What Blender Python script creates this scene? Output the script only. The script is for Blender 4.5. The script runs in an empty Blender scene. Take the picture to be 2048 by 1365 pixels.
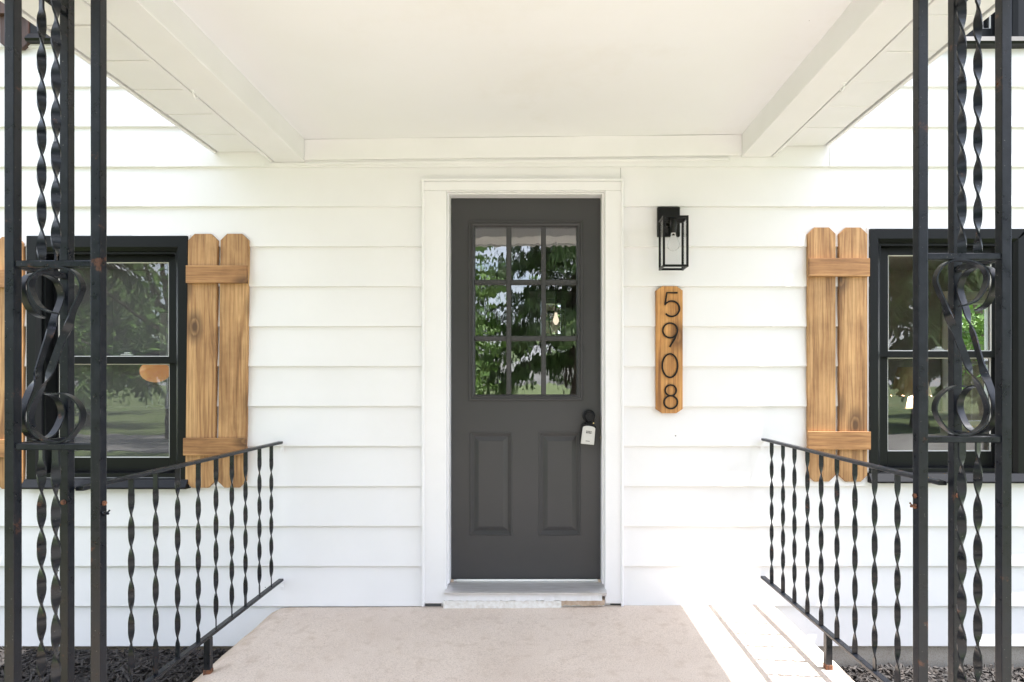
import bpy, bmesh, math, random
from mathutils import Vector, Matrix, noise
random.seed(7)
R = math.radians
scene = bpy.context.scene
COL = scene.collection

# ------------------------------------------------------------------ camera, sky, sun, exposure
cam_d = bpy.data.cameras.new('camera'); cam = bpy.data.objects.new('camera', cam_d); COL.objects.link(cam)
cam.location = (0, -3.117, 1.148); cam.rotation_euler = (R(90), 0, 0)
cam_d.sensor_width = 36; cam_d.lens = 21.09; cam_d.shift_x = -0.0234; cam_d.shift_y = 0.0417
cam_d.clip_start = 0.05; cam_d.clip_end = 1500
scene.camera = cam

SUN = Vector((0.32, -0.035, 1.0)).normalized()
world = bpy.data.worlds.new('World'); scene.world = world; world.use_nodes = True
wn = world.node_tree; bg = wn.nodes['Background']
sky = wn.nodes.new('ShaderNodeTexSky'); sky.sky_type = 'NISHITA'; sky.sun_disc = False
sky.sun_elevation = math.asin(SUN.z); sky.sun_rotation = math.atan2(SUN.x, SUN.y)
sky.air_density = 1.0; sky.dust_density = 2.5; sky.ozone_density = 1.0
# fair-weather cumulus spread over the whole sky
wtc = wn.nodes.new('ShaderNodeTexCoord'); wmp = wn.nodes.new('ShaderNodeMapping'); wmp.inputs['Scale'].default_value = (1.0, 1.0, 2.2)
wno = wn.nodes.new('ShaderNodeTexNoise'); wno.inputs['Scale'].default_value = 2.6; wno.inputs['Detail'].default_value = 8; wno.inputs['Roughness'].default_value = 0.58
wrp = wn.nodes.new('ShaderNodeValToRGB'); wrp.color_ramp.elements[0].position = 0.40; wrp.color_ramp.elements[1].position = 0.58
wcl = wn.nodes.new('ShaderNodeValToRGB'); wcl.color_ramp.elements[0].color = (5.0, 5.15, 5.5, 1); wcl.color_ramp.elements[1].color = (8.2, 8.3, 8.6, 1); wcl.color_ramp.elements[0].position = 0.75; wcl.color_ramp.elements[1].position = 0.45
wmx = wn.nodes.new('ShaderNodeMix'); wmx.data_type = 'RGBA'
wn.links.new(wtc.outputs['Generated'], wmp.inputs[0]); wn.links.new(wmp.outputs[0], wno.inputs['Vector']); wn.links.new(wno.outputs['Fac'], wrp.inputs[0]); wn.links.new(wno.outputs['Fac'], wcl.inputs[0])
wn.links.new(wrp.outputs[0], wmx.inputs[0]); wn.links.new(sky.outputs[0], wmx.inputs[6]); wn.links.new(wcl.outputs[0], wmx.inputs[7])
wn.links.new(wmx.outputs[2], bg.inputs[0]); bg.inputs[1].default_value = 0.15
sd = bpy.data.lights.new('sun', 'SUN'); sd.energy = 4.0; sd.angle = R(0.5); sd.color = (1.0, 0.965, 0.93)
so = bpy.data.objects.new('sun', sd); COL.objects.link(so)
so.rotation_euler = SUN.to_track_quat('Z', 'Y').to_euler(); so.location = (3, -3, 9)
vs = scene.view_settings
vs.view_transform = 'Standard'; vs.look = 'None'; vs.gamma = 1.0; vs.use_curve_mapping = False
vs.exposure = 2.08
try:
    scene.cycles.max_bounces = 10; scene.cycles.diffuse_bounces = 6; scene.cycles.transparent_max_bounces = 16
except Exception: pass

# ------------------------------------------------------------------ materials
MATS = {}
def new_mat(name):
    m = bpy.data.materials.new(name); m.use_nodes = True
    nt = m.node_tree; b = nt.nodes['Principled BSDF']; MATS[name] = m
    return m, nt, b
def N(nt, t, **kw):
    n = nt.nodes.new(t)
    for k, v in kw.items(): setattr(n, k, v)
    return n
def ramp(nt, fac, stops):
    r = N(nt, 'ShaderNodeValToRGB'); e = r.color_ramp.elements
    while len(e) < len(stops): e.new(0.5)
    for el, (p, c) in zip(e, stops):
        el.position = p; el.color = (*c, 1) if len(c) == 3 else c
    nt.links.new(fac, r.inputs[0]); return r.outputs[0]
def coords(nt, scale=(1, 1, 1), rand=False):
    tc = N(nt, 'ShaderNodeTexCoord'); mp = N(nt, 'ShaderNodeMapping'); mp.inputs['Scale'].default_value = scale
    src = tc.outputs['Object']
    if rand:
        oi = N(nt, 'ShaderNodeObjectInfo'); ml = N(nt, 'ShaderNodeMath', operation='MULTIPLY'); ml.inputs[1].default_value = 37.0
        nt.links.new(oi.outputs['Random'], ml.inputs[0])
        va = N(nt, 'ShaderNodeVectorMath', operation='ADD'); nt.links.new(src, va.inputs[0]); nt.links.new(ml.outputs[0], va.inputs[1]); src = va.outputs[0]
    nt.links.new(src, mp.inputs[0]); return mp.outputs[0]
def tex_noise(nt, vec, scale, detail=4, rough=0.55, dist=0.0):
    n = N(nt, 'ShaderNodeTexNoise'); n.inputs['Scale'].default_value = scale; n.inputs['Detail'].default_value = detail
    n.inputs['Roughness'].default_value = rough; n.inputs['Distortion'].default_value = dist
    nt.links.new(vec, n.inputs['Vector']); return n.outputs['Fac']
def mixc(nt, fac, a, b, mode='MIX'):
    m = N(nt, 'ShaderNodeMix', data_type='RGBA', blend_type=mode)
    for s, v in ((m.inputs[0], fac), (m.inputs[6], a), (m.inputs[7], b)):
        if isinstance(v, bpy.types.NodeSocket): nt.links.new(v, s)
        else: s.default_value = v if isinstance(v, float) else (*v, 1)
    return m.outputs[2]
def bump(nt, b, h, strength, dist=0.01):
    bp = N(nt, 'ShaderNodeBump'); bp.inputs['Strength'].default_value = strength; bp.inputs['Distance'].default_value = dist
    nt.links.new(h, bp.inputs['Height']); nt.links.new(bp.outputs[0], b.inputs['Normal'])

def paint(name, c, c2, rough=0.5, scale=3.0, bump_s=0.15, specks=0.0, bscale=60, dirt=None):
    m, nt, b = new_mat(name); v = coords(nt, rand=True)
    n = tex_noise(nt, v, scale, 5); col = ramp(nt, n, [(0.3, c2), (0.62, c)])
    if dirt:
        d = tex_noise(nt, v, 1.3, 8, 0.7); f = ramp(nt, d, [(0.56, (0, 0, 0)), (0.72, (1, 1, 1))]); col = mixc(nt, f, col, dirt)
    if specks:
        vo = N(nt, 'ShaderNodeTexVoronoi'); vo.inputs['Scale'].default_value = 8.0; nt.links.new(v, vo.inputs['Vector'])
        n3 = tex_noise(nt, v, 2.1, 2)
        t = N(nt, 'ShaderNodeMath', operation='LESS_THAN'); t.inputs[1].default_value = specks; nt.links.new(vo.outputs['Distance'], t.inputs[0])
        g = N(nt, 'ShaderNodeMath', operation='GREATER_THAN'); g.inputs[1].default_value = 0.54; nt.links.new(n3, g.inputs[0])
        mm = N(nt, 'ShaderNodeMath', operation='MULTIPLY'); nt.links.new(t.outputs[0], mm.inputs[0]); nt.links.new(g.outputs[0], mm.inputs[1])
        col = mixc(nt, mm.outputs[0], col, (0.12, 0.1, 0.08))
    nt.links.new(col, b.inputs['Base Color']); b.inputs['Roughness'].default_value = rough
    bump(nt, b, tex_noise(nt, v, bscale, 3), bump_s, 0.002); return m
paint('siding', (0.795, 0.79, 0.805), (0.765, 0.76, 0.77), 0.55, 2.2, 0.12, specks=0.028, bscale=25)
paint('trim_white', (0.805, 0.80, 0.82), (0.775, 0.77, 0.785), 0.45, 3.5, 0.15)
paint('ceiling_white', (0.81, 0.815, 0.84), (0.79, 0.79, 0.805), 0.7, 1.6, 0.2, specks=0.012, bscale=14, dirt=(0.77, 0.765, 0.765))
paint('door_grey', (0.040, 0.039, 0.042), (0.036, 0.036, 0.038), 0.42, 3, 0.06, bscale=90)
paint('window_black', (0.0048, 0.0055, 0.0068), (0.004, 0.0045, 0.0055), 0.38, 5, 0.05)
paint('lantern_black', (0.008, 0.008, 0.008), (0.006, 0.006, 0.006), 0.4, 8, 0.05)
paint('plaster', (0.26, 0.26, 0.27), (0.23, 0.23, 0.24), 0.8)
paint('duvet', (0.78, 0.73, 0.60), (0.70, 0.64, 0.52), 0.9, 6)
paint('pillow_grey', (0.10, 0.11, 0.13), (0.08, 0.085, 0.10), 0.9, 6)
paint('pillow_white', (0.6, 0.6, 0.6), (0.55, 0.55, 0.55), 0.9, 6)
paint('dark_wood', (0.03, 0.022, 0.017), (0.018, 0.013, 0.010), 0.5, 6)
paint('floor_wood', (0.16, 0.10, 0.06), (0.12, 0.075, 0.045), 0.45, 6)
paint('shade_cloth', (0.72, 0.62, 0.50), (0.66, 0.56, 0.45), 0.9, 12)
paint('plastic_white', (0.75, 0.75, 0.73), (0.7, 0.7, 0.68), 0.4, 12)
paint('lockbox_grey', (0.56, 0.555, 0.53), (0.52, 0.515, 0.5), 0.4, 30, 0.1)
paint('black_rubber', (0.010, 0.010, 0.012), (0.008, 0.008, 0.009), 0.45, 30, 0.1)
paint('digit_black', (0.012, 0.010, 0.009), (0.010, 0.009, 0.008), 0.4, 30, 0.1)
paint('caulk', (0.80, 0.79, 0.77), (0.66, 0.62, 0.57), 0.8, 55, 0.6, bscale=120)
paint('rot_wood', (0.58, 0.46, 0.36), (0.36, 0.24, 0.16), 0.9, 18, 0.8, bscale=90)
paint('roof_shingle', (0.06, 0.055, 0.05), (0.04, 0.038, 0.035), 0.9, 20)
paint('bark', (0.10, 0.075, 0.055), (0.05, 0.038, 0.03), 0.95, 6, 0.8, bscale=20)
paint('soil', (0.030, 0.024, 0.020), (0.018, 0.014, 0.012), 0.95, 20, 0.5)
paint('asphalt', (0.22, 0.21, 0.20), (0.16, 0.155, 0.15), 0.9, 5, 0.4)

def concrete(name, c, c2, stain):
    m, nt, b = new_mat(name); v = coords(nt)
    big = tex_noise(nt, v, 1.7, 6, 0.6); fine = tex_noise(nt, v, 210, 3, 0.75); mid = tex_noise(nt, v, 14, 5, 0.65)
    col = ramp(nt, big, [(0.32, c2), (0.66, c)])
    col = mixc(nt, 0.9, col, ramp(nt, fine, [(0.30, (0.52, 0.49, 0.46)), (0.46, (0.94, 0.93, 0.92)), (0.56, (1, 1, 1)), (0.74, (1.18, 1.18, 1.16))]), 'MULTIPLY')
    col = mixc(nt, ramp(nt, mid, [(0.52, (0, 0, 0)), (0.72, (0.6, 0.6, 0.6))]), col, stain)
    # dirt worn into the outer lip of the slab
    sx = N(nt, 'ShaderNodeSeparateXYZ'); tc = N(nt, 'ShaderNodeTexCoord'); nt.links.new(tc.outputs['Object'], sx.inputs[0])
    jit = N(nt, 'ShaderNodeMath', operation='MULTIPLY_ADD'); nt.links.new(mid, jit.inputs[0]); jit.inputs[1].default_value = -0.20; nt.links.new(sx.outputs[0], jit.inputs[2])
    mm = N(nt, 'ShaderNodeMapRange'); nt.links.new(jit.outputs[0], mm.inputs[0]); mm.inputs[1].default_value = -1.36; mm.inputs[2].default_value = -1.46; mm.inputs[3].default_value = 0.0; mm.inputs[4].default_value = 0.7
    col = mixc(nt, mm.outputs[0], col, (0.36, 0.27, 0.19))
    nt.links.new(col, b.inputs['Base Color']); b.inputs['Roughness'].default_value = 0.85
    h = N(nt, 'ShaderNodeMath', operation='ADD'); nt.links.new(fine, h.inputs[0]); nt.links.new(mid, h.inputs[1])
    bump(nt, b, h.outputs[0], 0.35, 0.004)
concrete('concrete', (0.67, 0.58, 0.505), (0.57, 0.48, 0.41), (0.44, 0.345, 0.275))
concrete('foundation', (0.40, 0.37, 0.33), (0.33, 0.30, 0.27), (0.28, 0.24, 0.2))

def wood(name, axis, light, mid, dark, rough=0.55):
    m, nt, b = new_mat(name)
    sc = [14, 14, 14]; sc[axis] = 1.1
    v = coords(nt, tuple(sc), rand=True); v1 = coords(nt, rand=True)
    warp = tex_noise(nt, v1, 2.2, 2); 
    grain = tex_noise(nt, v, 1.6, 7, 0.62, 0.9)
    fine = [90, 90, 90]; fine[axis] = 3.0
    fg = tex_noise(nt, coords(nt, tuple(fine), rand=True), 1.5, 3, 0.6)
    col = ramp(nt, grain, [(0.28, dark), (0.45, mid), (0.62, light), (0.8, mid)])
    col = mixc(nt, 0.65, col, ramp(nt, fg, [(0.32, (0.56, 0.47, 0.40)), (0.5, (1.0, 1.0, 1.0)), (0.66, (1.12, 1.12, 1.12))]), 'MULTIPLY')
    cs = [1.0, 1.0, 1.0]; cs[axis] = 0.10
    wv = N(nt, 'ShaderNodeTexWave', wave_type='BANDS', bands_direction='X'); wv.inputs['Scale'].default_value = 15 if axis == 2 else 0.9; wv.inputs['Distortion'].default_value = 5.0; wv.inputs['Detail'].default_value = 3; wv.inputs['Detail Scale'].default_value = 1.1; wv.inputs['Detail Roughness'].default_value = 0.6
    nt.links.new(coords(nt, tuple(cs), rand=True), wv.inputs['Vector'])
    col = mixc(nt, 0.42 if axis == 2 else 0.15, col, ramp(nt, wv.outputs['Fac'], [(0.0, (0.60, 0.52, 0.44)), (0.35, (0.98, 0.97, 0.95)), (1.0, (1.06, 1.06, 1.06))]), 'MULTIPLY')
    blot = tex_noise(nt, v1, 5.5, 4, 0.6)
    col = mixc(nt, 0.55, col, ramp(nt, blot, [(0.32, (0.58, 0.50, 0.43)), (0.55, (1.02, 1.0, 0.98)), (0.7, (1.15, 1.15, 1.12))]), 'MULTIPLY')
    # knots
    ks = [5.2, 5.2, 5.2]; ks[axis] = 2.6
    vo = N(nt, 'ShaderNodeTexVoronoi'); vo.inputs['Scale'].default_value = 1.0; nt.links.new(coords(nt, tuple(ks), rand=True), vo.inputs['Vector'])
    dn = N(nt, 'ShaderNodeMath', operation='MULTIPLY_ADD'); nt.links.new(fg, dn.inputs[0]); dn.inputs[1].default_value = 0.05; nt.links.new(vo.outputs['Distance'], dn.inputs[2])
    kf = ramp(nt, dn.outputs[0], [(0.08, (1, 1, 1)), (0.13, (0.4, 0.4, 0.4)), (0.155, (0.8, 0.8, 0.8)), (0.30, (0, 0, 0))])
    col = mixc(nt, kf, col, tuple(x * 0.5 for x in dark))
    nt.links.new(col, b.inputs['Base Color']); b.inputs['Roughness'].default_value = rough
    bump(nt, b, fg, 0.35, 0.002)
LT, MD, DK = (0.52, 0.315, 0.145), (0.39, 0.212, 0.088), (0.18, 0.086, 0.034)
wood('wood_upright', 2, LT, MD, DK); wood('wood_across', 0, (0.45, 0.245, 0.10), (0.33, 0.165, 0.064), (0.16, 0.07, 0.026))
wood('wood_plaque', 2, (0.62, 0.335, 0.115), (0.50, 0.245, 0.075), (0.25, 0.105, 0.032))
wood('wood_red_brown', 2, (0.085, 0.042, 0.030), (0.06, 0.03, 0.022), (0.035, 0.017, 0.012))

def iron():
    m, nt, b = new_mat('iron'); v = coords(nt, rand=True)
    n = tex_noise(nt, v, 30, 6, 0.65); col = ramp(nt, n, [(0.35, (0.0030, 0.0042, 0.0075)), (0.7, (0.007, 0.009, 0.014))])
    sp = tex_noise(nt, v, 160, 2, 0.5); col = mixc(nt, ramp(nt, sp, [(0.70, (0, 0, 0)), (0.78, (0.5, 0.5, 0.5))]), col, (0.22, 0.20, 0.18))
    ru = tex_noise(nt, v, 13, 6, 0.7); f = ramp(nt, ru, [(0.635, (0, 0, 0)), (0.70, (0.85, 0.85, 0.85))])
    col = mixc(nt, f, col, (0.085, 0.036, 0.020))
    nt.links.new(col, b.inputs['Base Color'])
    nt.links.new(ramp(nt, n, [(0.3, (0.24,) * 3), (0.7, (0.42,) * 3)]), b.inputs['Roughness'])
    b.inputs['Specular IOR Level'].default_value = 0.35
    bump(nt, b, n, 0.35, 0.002)
iron()
for nm in ('black_rubber', 'lantern_black', 'window_black', 'digit_black'): MATS[nm].node_tree.nodes['Principled BSDF'].inputs['Specular IOR Level'].default_value = 0.22
m, nt, b = new_mat('rust'); b.inputs['Roughness'].default_value = 0.9
nt.links.new(ramp(nt, tex_noise(nt, coords(nt), 60, 5), [(0.3, (0.03, 0.018, 0.014)), (0.6, (0.19, 0.075, 0.035)), (0.8, (0.28, 0.13, 0.07))]), b.inputs['Base Color'])
m, nt, b = new_mat('aluminium'); b.inputs['Metallic'].default_value = 0.75; b.inputs['Roughness'].default_value = 0.42
nt.links.new(ramp(nt, tex_noise(nt, coords(nt, (3, 60, 60)), 3, 5), [(0.3, (0.58, 0.56, 0.55)), (0.7, (0.80, 0.79, 0.80))]), b.inputs['Base Color'])
m, nt, b = new_mat('brass'); b.inputs['Metallic'].default_value = 1; b.inputs['Roughness'].default_value = 0.35; b.inputs['Base Color'].default_value = (0.6, 0.48, 0.26, 1)

def glass(name, ior, wav, tint=(1, 1, 1), stretch=(1, 1, 1), wscale=6.0):
    m, nt, b = new_mat(name); nt.nodes.remove(b); out = nt.nodes['Material Output']
    tr = N(nt, 'ShaderNodeBsdfTransparent'); tr.inputs[0].default_value = (*tint, 1)
    gl = N(nt, 'ShaderNodeBsdfGlossy'); gl.inputs['Roughness'].default_value = 0.0
    fr = N(nt, 'ShaderNodeFresnel'); ge = N(nt, 'ShaderNodeNewGeometry'); io = N(nt, 'ShaderNodeMath', operation='MULTIPLY_ADD')
    nt.links.new(ge.outputs['Backfacing'], io.inputs[0]); io.inputs[1].default_value = 1 / ior - ior; io.inputs[2].default_value = ior   # thin sheet: same reflectance from both faces
    nt.links.new(io.outputs[0], fr.inputs['IOR'])
    mx = N(nt, 'ShaderNodeMixShader'); nt.links.new(fr.outputs[0], mx.inputs[0]); nt.links.new(tr.outputs[0], mx.inputs[1]); nt.links.new(gl.outputs[0], mx.inputs[2])
    n = tex_noise(nt, coords(nt, stretch, rand=True), wscale, 2, 0.5)
    bp = N(nt, 'ShaderNodeBump'); bp.inputs['Strength'].default_value = 1.0; bp.inputs['Distance'].default_value = wav
    nt.links.new(n, bp.inputs['Height']); nt.links.new(bp.outputs[0], gl.inputs['Normal'])
    nt.links.new(mx.outputs[0], out.inputs[0])
glass('door_glass', 2.4, 0.0007, stretch=(1.8, 1, 0.7), wscale=9)
glass('window_glass', 1.8, 0.0005, wscale=4)
glass('lamp_glass', 1.22, 0.0)

m, nt, b = new_mat('screen_mesh'); nt.nodes.remove(b)
tr_ = N(nt, 'ShaderNodeBsdfTransparent'); df_ = N(nt, 'ShaderNodeBsdfDiffuse'); df_.inputs[0].default_value = (0.36, 0.36, 0.38, 1); ms_ = N(nt, 'ShaderNodeMixShader'); ms_.inputs[0].default_value = 0.14
nt.links.new(tr_.outputs[0], ms_.inputs[1]); nt.links.new(df_.outputs[0], ms_.inputs[2]); nt.links.new(ms_.outputs[0], nt.nodes['Material Output'].inputs[0])

def emit(name, c, s):
    m, nt, b = new_mat(name); b.inputs['Base Color'].default_value = (*c, 1)
    b.inputs['Emission Color'].default_value = (*c, 1); b.inputs['Emission Strength'].default_value = s
emit('lit_shade', (0.9, 0.38, 0.12), 0.13); emit('lit_bulb', (1.0, 0.85, 0.65), 0.35)

def leafmat(name, c1, c2):
    m, nt, b = new_mat(name); v = coords(nt)
    nt.links.new(ramp(nt, tex_noise(nt, v, 2.3, 4), [(0.3, c1), (0.7, c2)]), b.inputs['Base Color']); b.inputs['Roughness'].default_value = 0.6
    try: b.inputs['Transmission Weight'].default_value = 0.0
    except Exception: pass
leafmat('needles', (0.040, 0.080, 0.016), (0.095, 0.165, 0.032)); leafmat('leaves', (0.06, 0.13, 0.02), (0.14, 0.26, 0.04))
m, nt, b = new_mat('lawn'); v = coords(nt); b.inputs['Roughness'].default_value = 0.9
nt.links.new(mixc(nt, tex_noise(nt, v, 0.3, 6), ramp(nt, tex_noise(nt, v, 60, 3), [(0.3, (0.065, 0.10, 0.028)), (0.7, (0.14, 0.19, 0.062))]), (0.12, 0.155, 0.055)), b.inputs['Base Color'])
bump(nt, b, tex_noise(nt, v, 50, 3), 0.8, 0.03)
m, nt, b = new_mat('mulch'); b.inputs['Roughness'].default_value = 0.75
v = coords(nt); nt.links.new(ramp(nt, tex_noise(nt, v, 38, 3), [(0.3, (0.010, 0.009, 0.009)), (0.55, (0.030, 0.025, 0.023)), (0.75, (0.075, 0.060, 0.050))]), b.inputs['Base Color'])

# ------------------------------------------------------------------ helpers
ROOT = {}
def thing(name, label, cat, loc=(0, 0, 0), group=None):
    o = bpy.data.objects.new(name, None); COL.objects.link(o); o.location = loc; o.empty_display_size = 0.1
    o['label'] = label; o['category'] = cat
    if group: o['group'] = group
    ROOT[o.name] = Vector(loc); return o
def obj(name, bm, mat, parent=None, smooth=False):
    off = ROOT.get(parent.name, Vector()) if parent else Vector()
    me = bpy.data.meshes.new(name)
    bmesh.ops.recalc_face_normals(bm, faces=bm.faces)
    bm.transform(Matrix.Translation(-off)); bm.to_mesh(me); bm.free()
    me.materials.append(MATS[mat])
    if smooth:
        for p in me.polygons: p.use_smooth = True
        if smooth == 'angle': me.set_sharp_from_angle(angle=R(38))
    o = bpy.data.objects.new(name, me); COL.objects.link(o)
    if parent: o.parent = parent; ROOT[o.name] = off
    return o
def structure(o): o['kind'] = 'structure'; return o
def tag(o, label, cat, group=None):
    o['label'] = label; o['category'] = cat
    if group: o['group'] = group
    return o
def BM(): return bmesh.new()
def box(bm, x0, x1, y0, y1, z0, z1, bev=0.0, seg=1):
    vs_ = bmesh.ops.create_cube(bm, size=1.0)['verts']
    for v in vs_:
        v.co = Vector(((x0 + x1) / 2 + v.co.x * (x1 - x0), (y0 + y1) / 2 + v.co.y * (y1 - y0), (z0 + z1) / 2 + v.co.z * (z1 - z0)))
    if bev:
        es = list({e for v in vs_ for e in v.link_edges})
        bmesh.ops.bevel(bm, geom=es, offset=bev, segments=seg, affect='EDGES', profile=0.7)
    return bm
def bx(*a, **k): return box(BM(), *a, **k)
def prism(bm, pts, y0, y1, bev=0.0):
    """outline in XZ extruded in Y"""
    a = [bm.verts.new((x, y0, z)) for x, z in pts]; c = [bm.verts.new((x, y1, z)) for x, z in pts]
    n = len(pts); f0 = bm.faces.new(a); bm.faces.new(c[::-1])
    for i in range(n): bm.faces.new((a[i], c[i], c[(i + 1) % n], a[(i + 1) % n]))
    if bev: bmesh.ops.bevel(bm, geom=list(f0.edges), offset=bev, segments=2, affect='EDGES')
    return bm
def prism_x(bm, pts, x0, x1):
    """outline in YZ extruded in X"""
    a = [bm.verts.new((x0, y, z)) for y, z in pts]; c = [bm.verts.new((x1, y, z)) for y, z in pts]; n = len(pts)
    bm.faces.new(a); bm.faces.new(c[::-1])
    for i in range(n): bm.faces.new((a[i], c[i], c[(i + 1) % n], a[(i + 1) % n]))
    return bm
def rings(bm, x0, x1, z0, z1, prof, cap=False):
    """mitred rectangular moulding: prof = [(inset, y)]"""
    prev = None
    for ins, y in prof:
        r = [bm.verts.new(p) for p in ((x0 + ins, y, z0 + ins), (x1 - ins, y, z0 + ins), (x1 - ins, y, z1 - ins), (x0 + ins, y, z1 - ins))]
        if prev:
            for i in range(4): bm.faces.new((prev[i], prev[(i + 1) % 4], r[(i + 1) % 4], r[i]))
        prev = r
    if cap: bm.faces.new(prev)
    return bm
def lathe(bm, prof, centre, axis='z', seg=24):
    rows = []
    for r, h in prof:
        row = []
        for i in range(seg):
            a = 2 * math.pi * i / seg; c, s = r * math.cos(a), r * math.sin(a)
            p = {'z': (c, s, h), 'y': (c, h, s), 'x': (h, c, s)}[axis]
            row.append(bm.verts.new(Vector(p) + Vector(centre)))
        rows.append(row)
    for a, c in zip(rows, rows[1:]):
        for i in range(seg): bm.faces.new((a[i], a[(i + 1) % seg], c[(i + 1) % seg], c[i]))
    for row in (rows[0], rows[-1]): bm.faces.new(row)
    return bm
def catmull(pts, n=6):
    out = []; P = [pts[0]] + list(pts) + [pts[-1]]
    for i in range(1, len(P) - 2):
        p0, p1, p2, p3 = (Vector(q) for q in P[i - 1:i + 3])
        for k in range(n):
            t = k / n
            out.append(0.5 * ((2 * p1) + (p2 - p0) * t + (2 * p0 - 5 * p1 + 4 * p2 - p3) * t * t + (3 * p1 - p0 - 3 * p2 + p3) * t ** 3))
    out.append(Vector(pts[-1])); return out
def loft(bm, sections, closed=False):
    rows = [[bm.verts.new(p) for p in s] for s in sections]; n = len(rows[0])
    prs = list(zip(rows, rows[1:])) + ([(rows[-1], rows[0])] if closed else [])
    for a, c in prs:
        for i in range(n): bm.faces.new((a[i], a[(i + 1) % n], c[(i + 1) % n], c[i]))
    if not closed: bm.faces.new(rows[0][::-1]); bm.faces.new(rows[-1])
    return bm
def tube(bm, pts, rad, seg=8):
    pts = [Vector(p) for p in pts]; secs = []
    rads = rad if isinstance(rad, (list, tuple)) else [rad] * len(pts)
    for i, p in enumerate(pts):
        t = (pts[min(i + 1, len(pts) - 1)] - pts[max(i - 1, 0)]).normalized()
        u = t.cross(Vector((0.31, 0.9, 0.2))).normalized(); w = t.cross(u)
        secs.append([p + (u * math.cos(2 * math.pi * k / seg) + w * math.sin(2 * math.pi * k / seg)) * rads[i] for k in range(seg)])
    return loft(bm, secs)
def stroke(bm, pts, w, y0, y1, closed=False):
    pts = [Vector(p) for p in pts]; n = len(pts); secs = []
    for i, p in enumerate(pts):
        q0 = pts[(i - 1) % n] if closed or i > 0 else p; q1 = pts[(i + 1) % n] if closed or i < n - 1 else p
        t = (q1 - q0).normalized(); nn = Vector((-t.y, t.x)) * w / 2
        secs.append([(p.x - nn.x, y0, p.y - nn.y), (p.x + nn.x, y0, p.y + nn.y), (p.x + nn.x, y1, p.y + nn.y), (p.x - nn.x, y1, p.y - nn.y)])
    return loft(bm, secs, closed)
def twisted(bm, x, y, z0, z1, w, t, s0, s1, half, phase=0.0):
    n = max(8, int((z1 - z0) / half * 14)); secs = []
    for i in range(n + 1):
        z = z0 + (z1 - z0) * i / n
        zz = min(max(z1 - s1 - z, 0), z1 - s1 - z0 - s0); a = phase + math.pi * zz / half
        c, s = math.cos(a), math.sin(a)
        secs.append([(x + c * u * w / 2 - s * v * t / 2, y + s * u * w / 2 + c * v * t / 2, z) for u, v in ((-1, -1), (1, -1), (1, 1), (-1, 1))])
    return loft(bm, secs)

# ------------------------------------------------------------------ ground
GZ = -0.36
g = BM(); bmesh.ops.create_grid(g, x_segments=2, y_segments=2, size=400)
for v_ in g.verts: v_.co.z = GZ
structure(obj('ground', g, 'lawn'))
structure(obj('driveway', bx(-60, 60, -14.2, -10.0, GZ - 0.1, GZ + 0.02), 'asphalt'))
structure(obj('widened_walk', bx(-3.4, 3.4, -10.02, -2.55, GZ - 0.1, GZ + 0.03, bev=0.01), 'foundation'))  # unseen walk, made extra wide so neutral concrete bounce replaces green lawn bounce

def slab_mesh():
    bm = BM(); nx, ny = 60, 44; x0, x1, y0, y1 = -1.362, 1.232, -2.1, -0.014; rows = []
    for j in range(ny + 1):
        row = []
        for i in range(nx + 1):
            x = x0 + (x1 - x0) * i / nx; y = y0 + (y1 - y0) * j / ny
            z = 0.0062 * x + 0.0035 * (noise.noise(Vector((x * 1.7, y * 1.7, 3))))
            e = min(x - x0, x1 - x)
            worn = 0.075 if x < 0 else 0.02
            if e < worn: z -= (0.026 if x < 0 else 0.010) * (1 - e / worn) ** 2
            if i in (0, nx): x += 0.008 * noise.noise(Vector((y * 7, 5, i)))
            row.append(bm.verts.new((x, y, z)))
        rows.append(row)
    for a, c in zip(rows, rows[1:]):
        for i in range(nx): bm.faces.new((a[i], a[i + 1], c[i + 1], c[i]))
    bd = [e for e in bm.edges if e.is_boundary]
    r = bmesh.ops.extrude_edge_only(bm, edges=bd)
    for v_ in r['geom']:
        if isinstance(v_, bmesh.types.BMVert): v_.co.z = -0.6
    return bm
structure(obj('concrete_porch', slab_mesh(), 'concrete', smooth=False))
structure(obj('porch_step', bx(-1.35, 1.22, -2.56, -2.102, GZ - 0.15, -0.17, bev=0.012), 'concrete'))

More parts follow.
